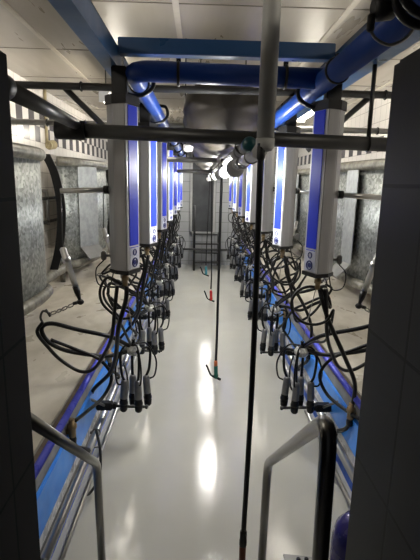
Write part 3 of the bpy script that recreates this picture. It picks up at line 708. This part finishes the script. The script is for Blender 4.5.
for s in (-1, 1):
    o = thing('wall_pipe', (WX[s] - s * 0.06, 5.7, 1.6), 'pair of black water pipes on the white tiles ' + WHERE[s], 'pipe')
    for z in (1.82, 1.50):
        MB().tube([(WX[s] - s * 0.06, 2.2, z), (WX[s] - s * 0.06, 11.0, z)], 0.022, 10).build('pipe_run', 'darksteel', o)
    for y in (3.4, 6.35, 9.4):
        MB().rod((WX[s] - s * 0.06, y, 1.90), (WX[s] - s * 0.06, y, 1.45), 0.022, 10).box((WX[s] - s * 0.07, y - 0.02, 1.9), (WX[s], y + 0.02, 1.94)).build('upright', 'dullsteel', o)
o = thing('tan_cord', (WX[-1] + 0.03, 6.6, 2.5), 'tan cord hanging down the checkered tiles with a coil at its end', 'cord')
MB().tube([(WX[-1] + 0.02, 6.62, CEIL), (WX[-1] + 0.02, 6.6, 2.58)], 0.022, 8).build('cord', 'tan', o)
m = MB()
for q in range(4): m.ring((WX[-1] + 0.05, 6.58 + 0.07 * q, 2.54 + 0.008 * q), (0.3, 1, 0.2), 0.05, 0.014, 16, 6)
m.build('coil', 'tan', o)

# ------------------------------------------------------------------ hanging wash guns
def wash_gun(x, y, ztop, zbot, r, body, label, collar=None, lean=0.0, sc=1.0):
    o = thing('wash_gun', (x, y, zbot), label, 'wash gun')
    hz = zbot + 0.20 * sc
    MB().tube(smooth([(x + lean, y, ztop), (x + lean * 0.6, y, ztop * 0.6 + hz * 0.4), (x + 0.004, y, hz + 0.3), (x, y, hz)], 8), r, 8).build('hose', 'hose', o)
    if collar: MB().lathe((x, y, hz + 0.02), (0, 0, -1), [(0, 0.014), (0.02, 0.019), (0.06, 0.019), (0.07, 0.016)], 10).build('collar', collar, o)
    b = MB().lathe((x, y, hz - 0.03), (0.05, 0, -1), [(0, 0.017 * sc), (0.02, 0.021 * sc), (0.10 * sc, 0.019 * sc), (0.12 * sc, 0.024 * sc), (0.15 * sc, 0.018 * sc)], 12)
    b.build('grip', body, o)
    MB().tube(smooth([(x - 0.01, y, zbot + 0.035), (x - 0.05 * sc, y, zbot + 0.06), (x - 0.085 * sc, y, zbot + 0.14 * sc), (x - 0.10 * sc, y, zbot + 0.17 * sc)], 4), 0.010 * sc, 7).build('trigger', 'black', o)
    MB().rod((x - 0.03, y, zbot + 0.045), (x + 0.055 * sc, y, zbot + 0.005), 0.014 * sc, 8).build('spout', 'black', o)
    return o
wash_gun(0.205, 4.4, 2.30, 0.05, 0.013, 'green', 'green wash gun with orange collar hanging on black hose above the wet floor', 'orange', 0.012)
wash_gun(0.235, 7.55, 2.30, 0.06, 0.011, 'red', 'red wash gun hanging on thin black hose', None, -0.03, 1.15)
wash_gun(0.175, 9.4, 2.30, 0.13, 0.010, 'cyan', 'pale teal wash gun hanging on thin hose before the far steps', None, 0.05, 1.2)

# ------------------------------------------------------------------ steel steps to the far door
o = thing('steel_steps', (0.21, 11.1, 0.0), 'grey steel steps with two upright handrails below the far dark door', 'steps')
for x in (-0.09, 0.51):
    MB().box((x - 0.02, 10.72, 0.0), (x + 0.02, 10.76, 0.86)).box((x - 0.02, 10.72, 0.80), (x + 0.02, 11.46, 0.86)).box((x - 0.02, 11.40, 0.0), (x + 0.02, 11.44, 0.86)).build('side_frame', 'darksteel', o)
    MB().tube([(x, 10.70, 0.0), (x, 10.70, 1.55)], 0.027, 10).build('handrail', 'rubber', o)
for z, y in ((0.20, 10.78), (0.42, 10.90), (0.62, 11.02), (0.84, 11.15)):
    MB().box((-0.09, y - 0.04, z - 0.03), (0.51, y + 0.14, z), 0.004).build('tread', 'darksteel', o)
o = tag(MB().tube([(C - 0.93, 10.6, 0.53), (C + 0.93, 10.6, 0.53)], 0.026, 10).build('end_pipe', 'darksteel'), 'dark horizontal pipe crossing the pit before the steel steps', 'pipe')

# ------------------------------------------------------------------ handrails at the entrance steps
o = thing('stair_handrail', (-0.48, 2.0, 0.0), 'bent steel handrail with single post, fixed to the tiled wall with rounded top', 'handrail')
MB().tube(fillet([(-0.515, 1.218, 1.40), (-0.483, 2.0, 0.70), (-0.478, 2.02, 0.0)], 0.05, 6), 0.0205, 14).build('rail', 'handrail', o)
MB().lathe((-0.478, 2.02, 0.0), (0, 0, 1), [(0, 0.05), (0.008, 0.05), (0.01, 0.022)], 16).build('base_flange', 'handrail', o)
o = thing('stair_handrail', (0.36, 2.0, 0.0), 'bent steel handrail with two posts standing free between the hose and the wall', 'handrail')
MB().tube(fillet([(0.352, 1.0, 0.0), (0.330, 1.0, 1.515), (0.366, 2.0, 0.705), (0.366, 2.02, 0.0)], 0.10, 8), 0.0215, 16).build('rail', 'handrail', o)
for x, y, z in ((0.352, 1.0, 0.20), (0.366, 2.02, 0.0)):
    MB().lathe((x, y, z), (0, 0, 1), [(0, 0.05), (0.008, 0.05), (0.01, 0.023)], 16).build('base_flange', 'handrail', o)
# dark blue drum and the small bolted plate
o = thing('plastic_drum', (0.745, 1.72, 0.0), 'dark blue rounded plastic drum half hidden by the tiled wall', 'drum')
MB().lathe((0.745, 1.72, 0.0), (0, 0, 1), [(0, 0.10), (0.02, 0.118), (0.25, 0.12), (0.27, 0.125), (0.29, 0.12), (0.50, 0.118), (0.57, 0.105), (0.615, 0.07), (0.63, 0.03)], 24).build('body', 'drum', o)
MB().lathe((0.745, 1.72, 0.625), (0, 0, 1), [(0, 0.03), (0.02, 0.03), (0.022, 0.025)], 14).build('cap', 'black', o)
o = thing('floor_bracket', (0.50, 1.87, 0.0), 'small bolted steel bracket on the floor beside the handrail', 'bracket')
m = MB().prism([(0.455, 1.84), (0.60, 1.84), (0.60, 1.90), (0.455, 1.92)], 0.24, 0.25).box((0.56, 1.85, 0.0), (0.59, 1.89, 0.24)).box((0.50, 1.85, 0.0), (0.53, 1.89, 0.24))
m.build('plate', 'dullsteel', o)
for x in (0.52, 0.56):
    MB().lathe((x, 1.87, 0.25), (0, 0, 1), [(0, 0.011), (0.02, 0.011), (0.024, 0.006)], 8).build('bolt', 'black', o)

# ------------------------------------------------------------------ black valve with looped hoses on the fat pipe near the doorway
o = thing('vacuum_regulator', (0.60, 1.52, 2.60), 'black vacuum valve with looped hoses clamped on the fat blue pipe', 'valve')
m = MB().lathe((0.52, 1.50, 2.60), (1, 0.1, 0.2), [(0, 0.02), (0.01, 0.038), (0.06, 0.04), (0.07, 0.03), (0.10, 0.03)], 14).box((0.53, 1.46, 2.60), (0.60, 1.54, 2.69), 0.01)
m.build('valve_body', 'black', o)
MB().lathe((0.518, 1.5, 2.585), (0, 0, -1), [(0, 0.008), (0.005, 0.012), (0.045, 0.012), (0.05, 0.007)], 10).build('cable_plug', 'black', o)
MB().tube(smooth([(0.518, 1.5, 2.54), (0.54, 1.5, 2.515), (0.585, 1.5, 2.50), (0.63, 1.5, 2.52), (0.66, 1.5, 2.56)], 6), 0.005, 8).build('cable', 'dullsteel', o)
for dz, R, y in ((0.0, 0.085, 1.46), (0.02, 0.10, 1.40)):
    MB().tube([(0.655 + R * math.cos(a), y, 2.63 + dz + R * math.sin(a)) for a in [PI * 0.75 + k * PI * 1.3 / 18 for k in range(19)]], 0.014, 9).build('looped_hose', 'rubber', o)

# ------------------------------------------------------------------ light, camera, view
wd = bpy.data.worlds.new('dim_room'); scn.world = wd; wd.use_nodes = True
wd.node_tree.nodes['Background'].inputs['Color'].default_value = (0.9, 0.95, 1.0, 1)
wd.node_tree.nodes['Background'].inputs['Strength'].default_value = 0.03

cam = bpy.data.cameras.new('camera'); co = bpy.data.objects.new('camera', cam); col.objects.link(co); scn.camera = co
f, px, py = 450.0, 210.0, 280.0
D = Vector((199 - px, 183 - py, f)).normalized(); V = Vector((164 - px, 2369 - py, f)).normalized()
V = (V - D * V.dot(D)).normalized(); Xc = V.cross(D)
# rows of the world-to-camera rotation (camera: x right, y down, z forward)
row = lambda i: Vector((Xc[i], D[i], -V[i]))
right, down, fwd = row(0), row(1), row(2)
mw = Matrix(((right.x, -down.x, -fwd.x, 0.0), (right.y, -down.y, -fwd.y, 0.0), (right.z, -down.z, -fwd.z, 2.07), (0, 0, 0, 1)))
co.matrix_world = mw
cam.sensor_fit = 'VERTICAL'; cam.sensor_height = 36.0; cam.sensor_width = 27.0; cam.lens = f / 560 * 36.0
cam.clip_start = 0.02; cam.clip_end = 60

vs = scn.view_settings
vs.view_transform = 'Standard'; vs.look = 'None'; vs.gamma = 1.0; vs.exposure = 0.0; vs.use_curve_mapping = False
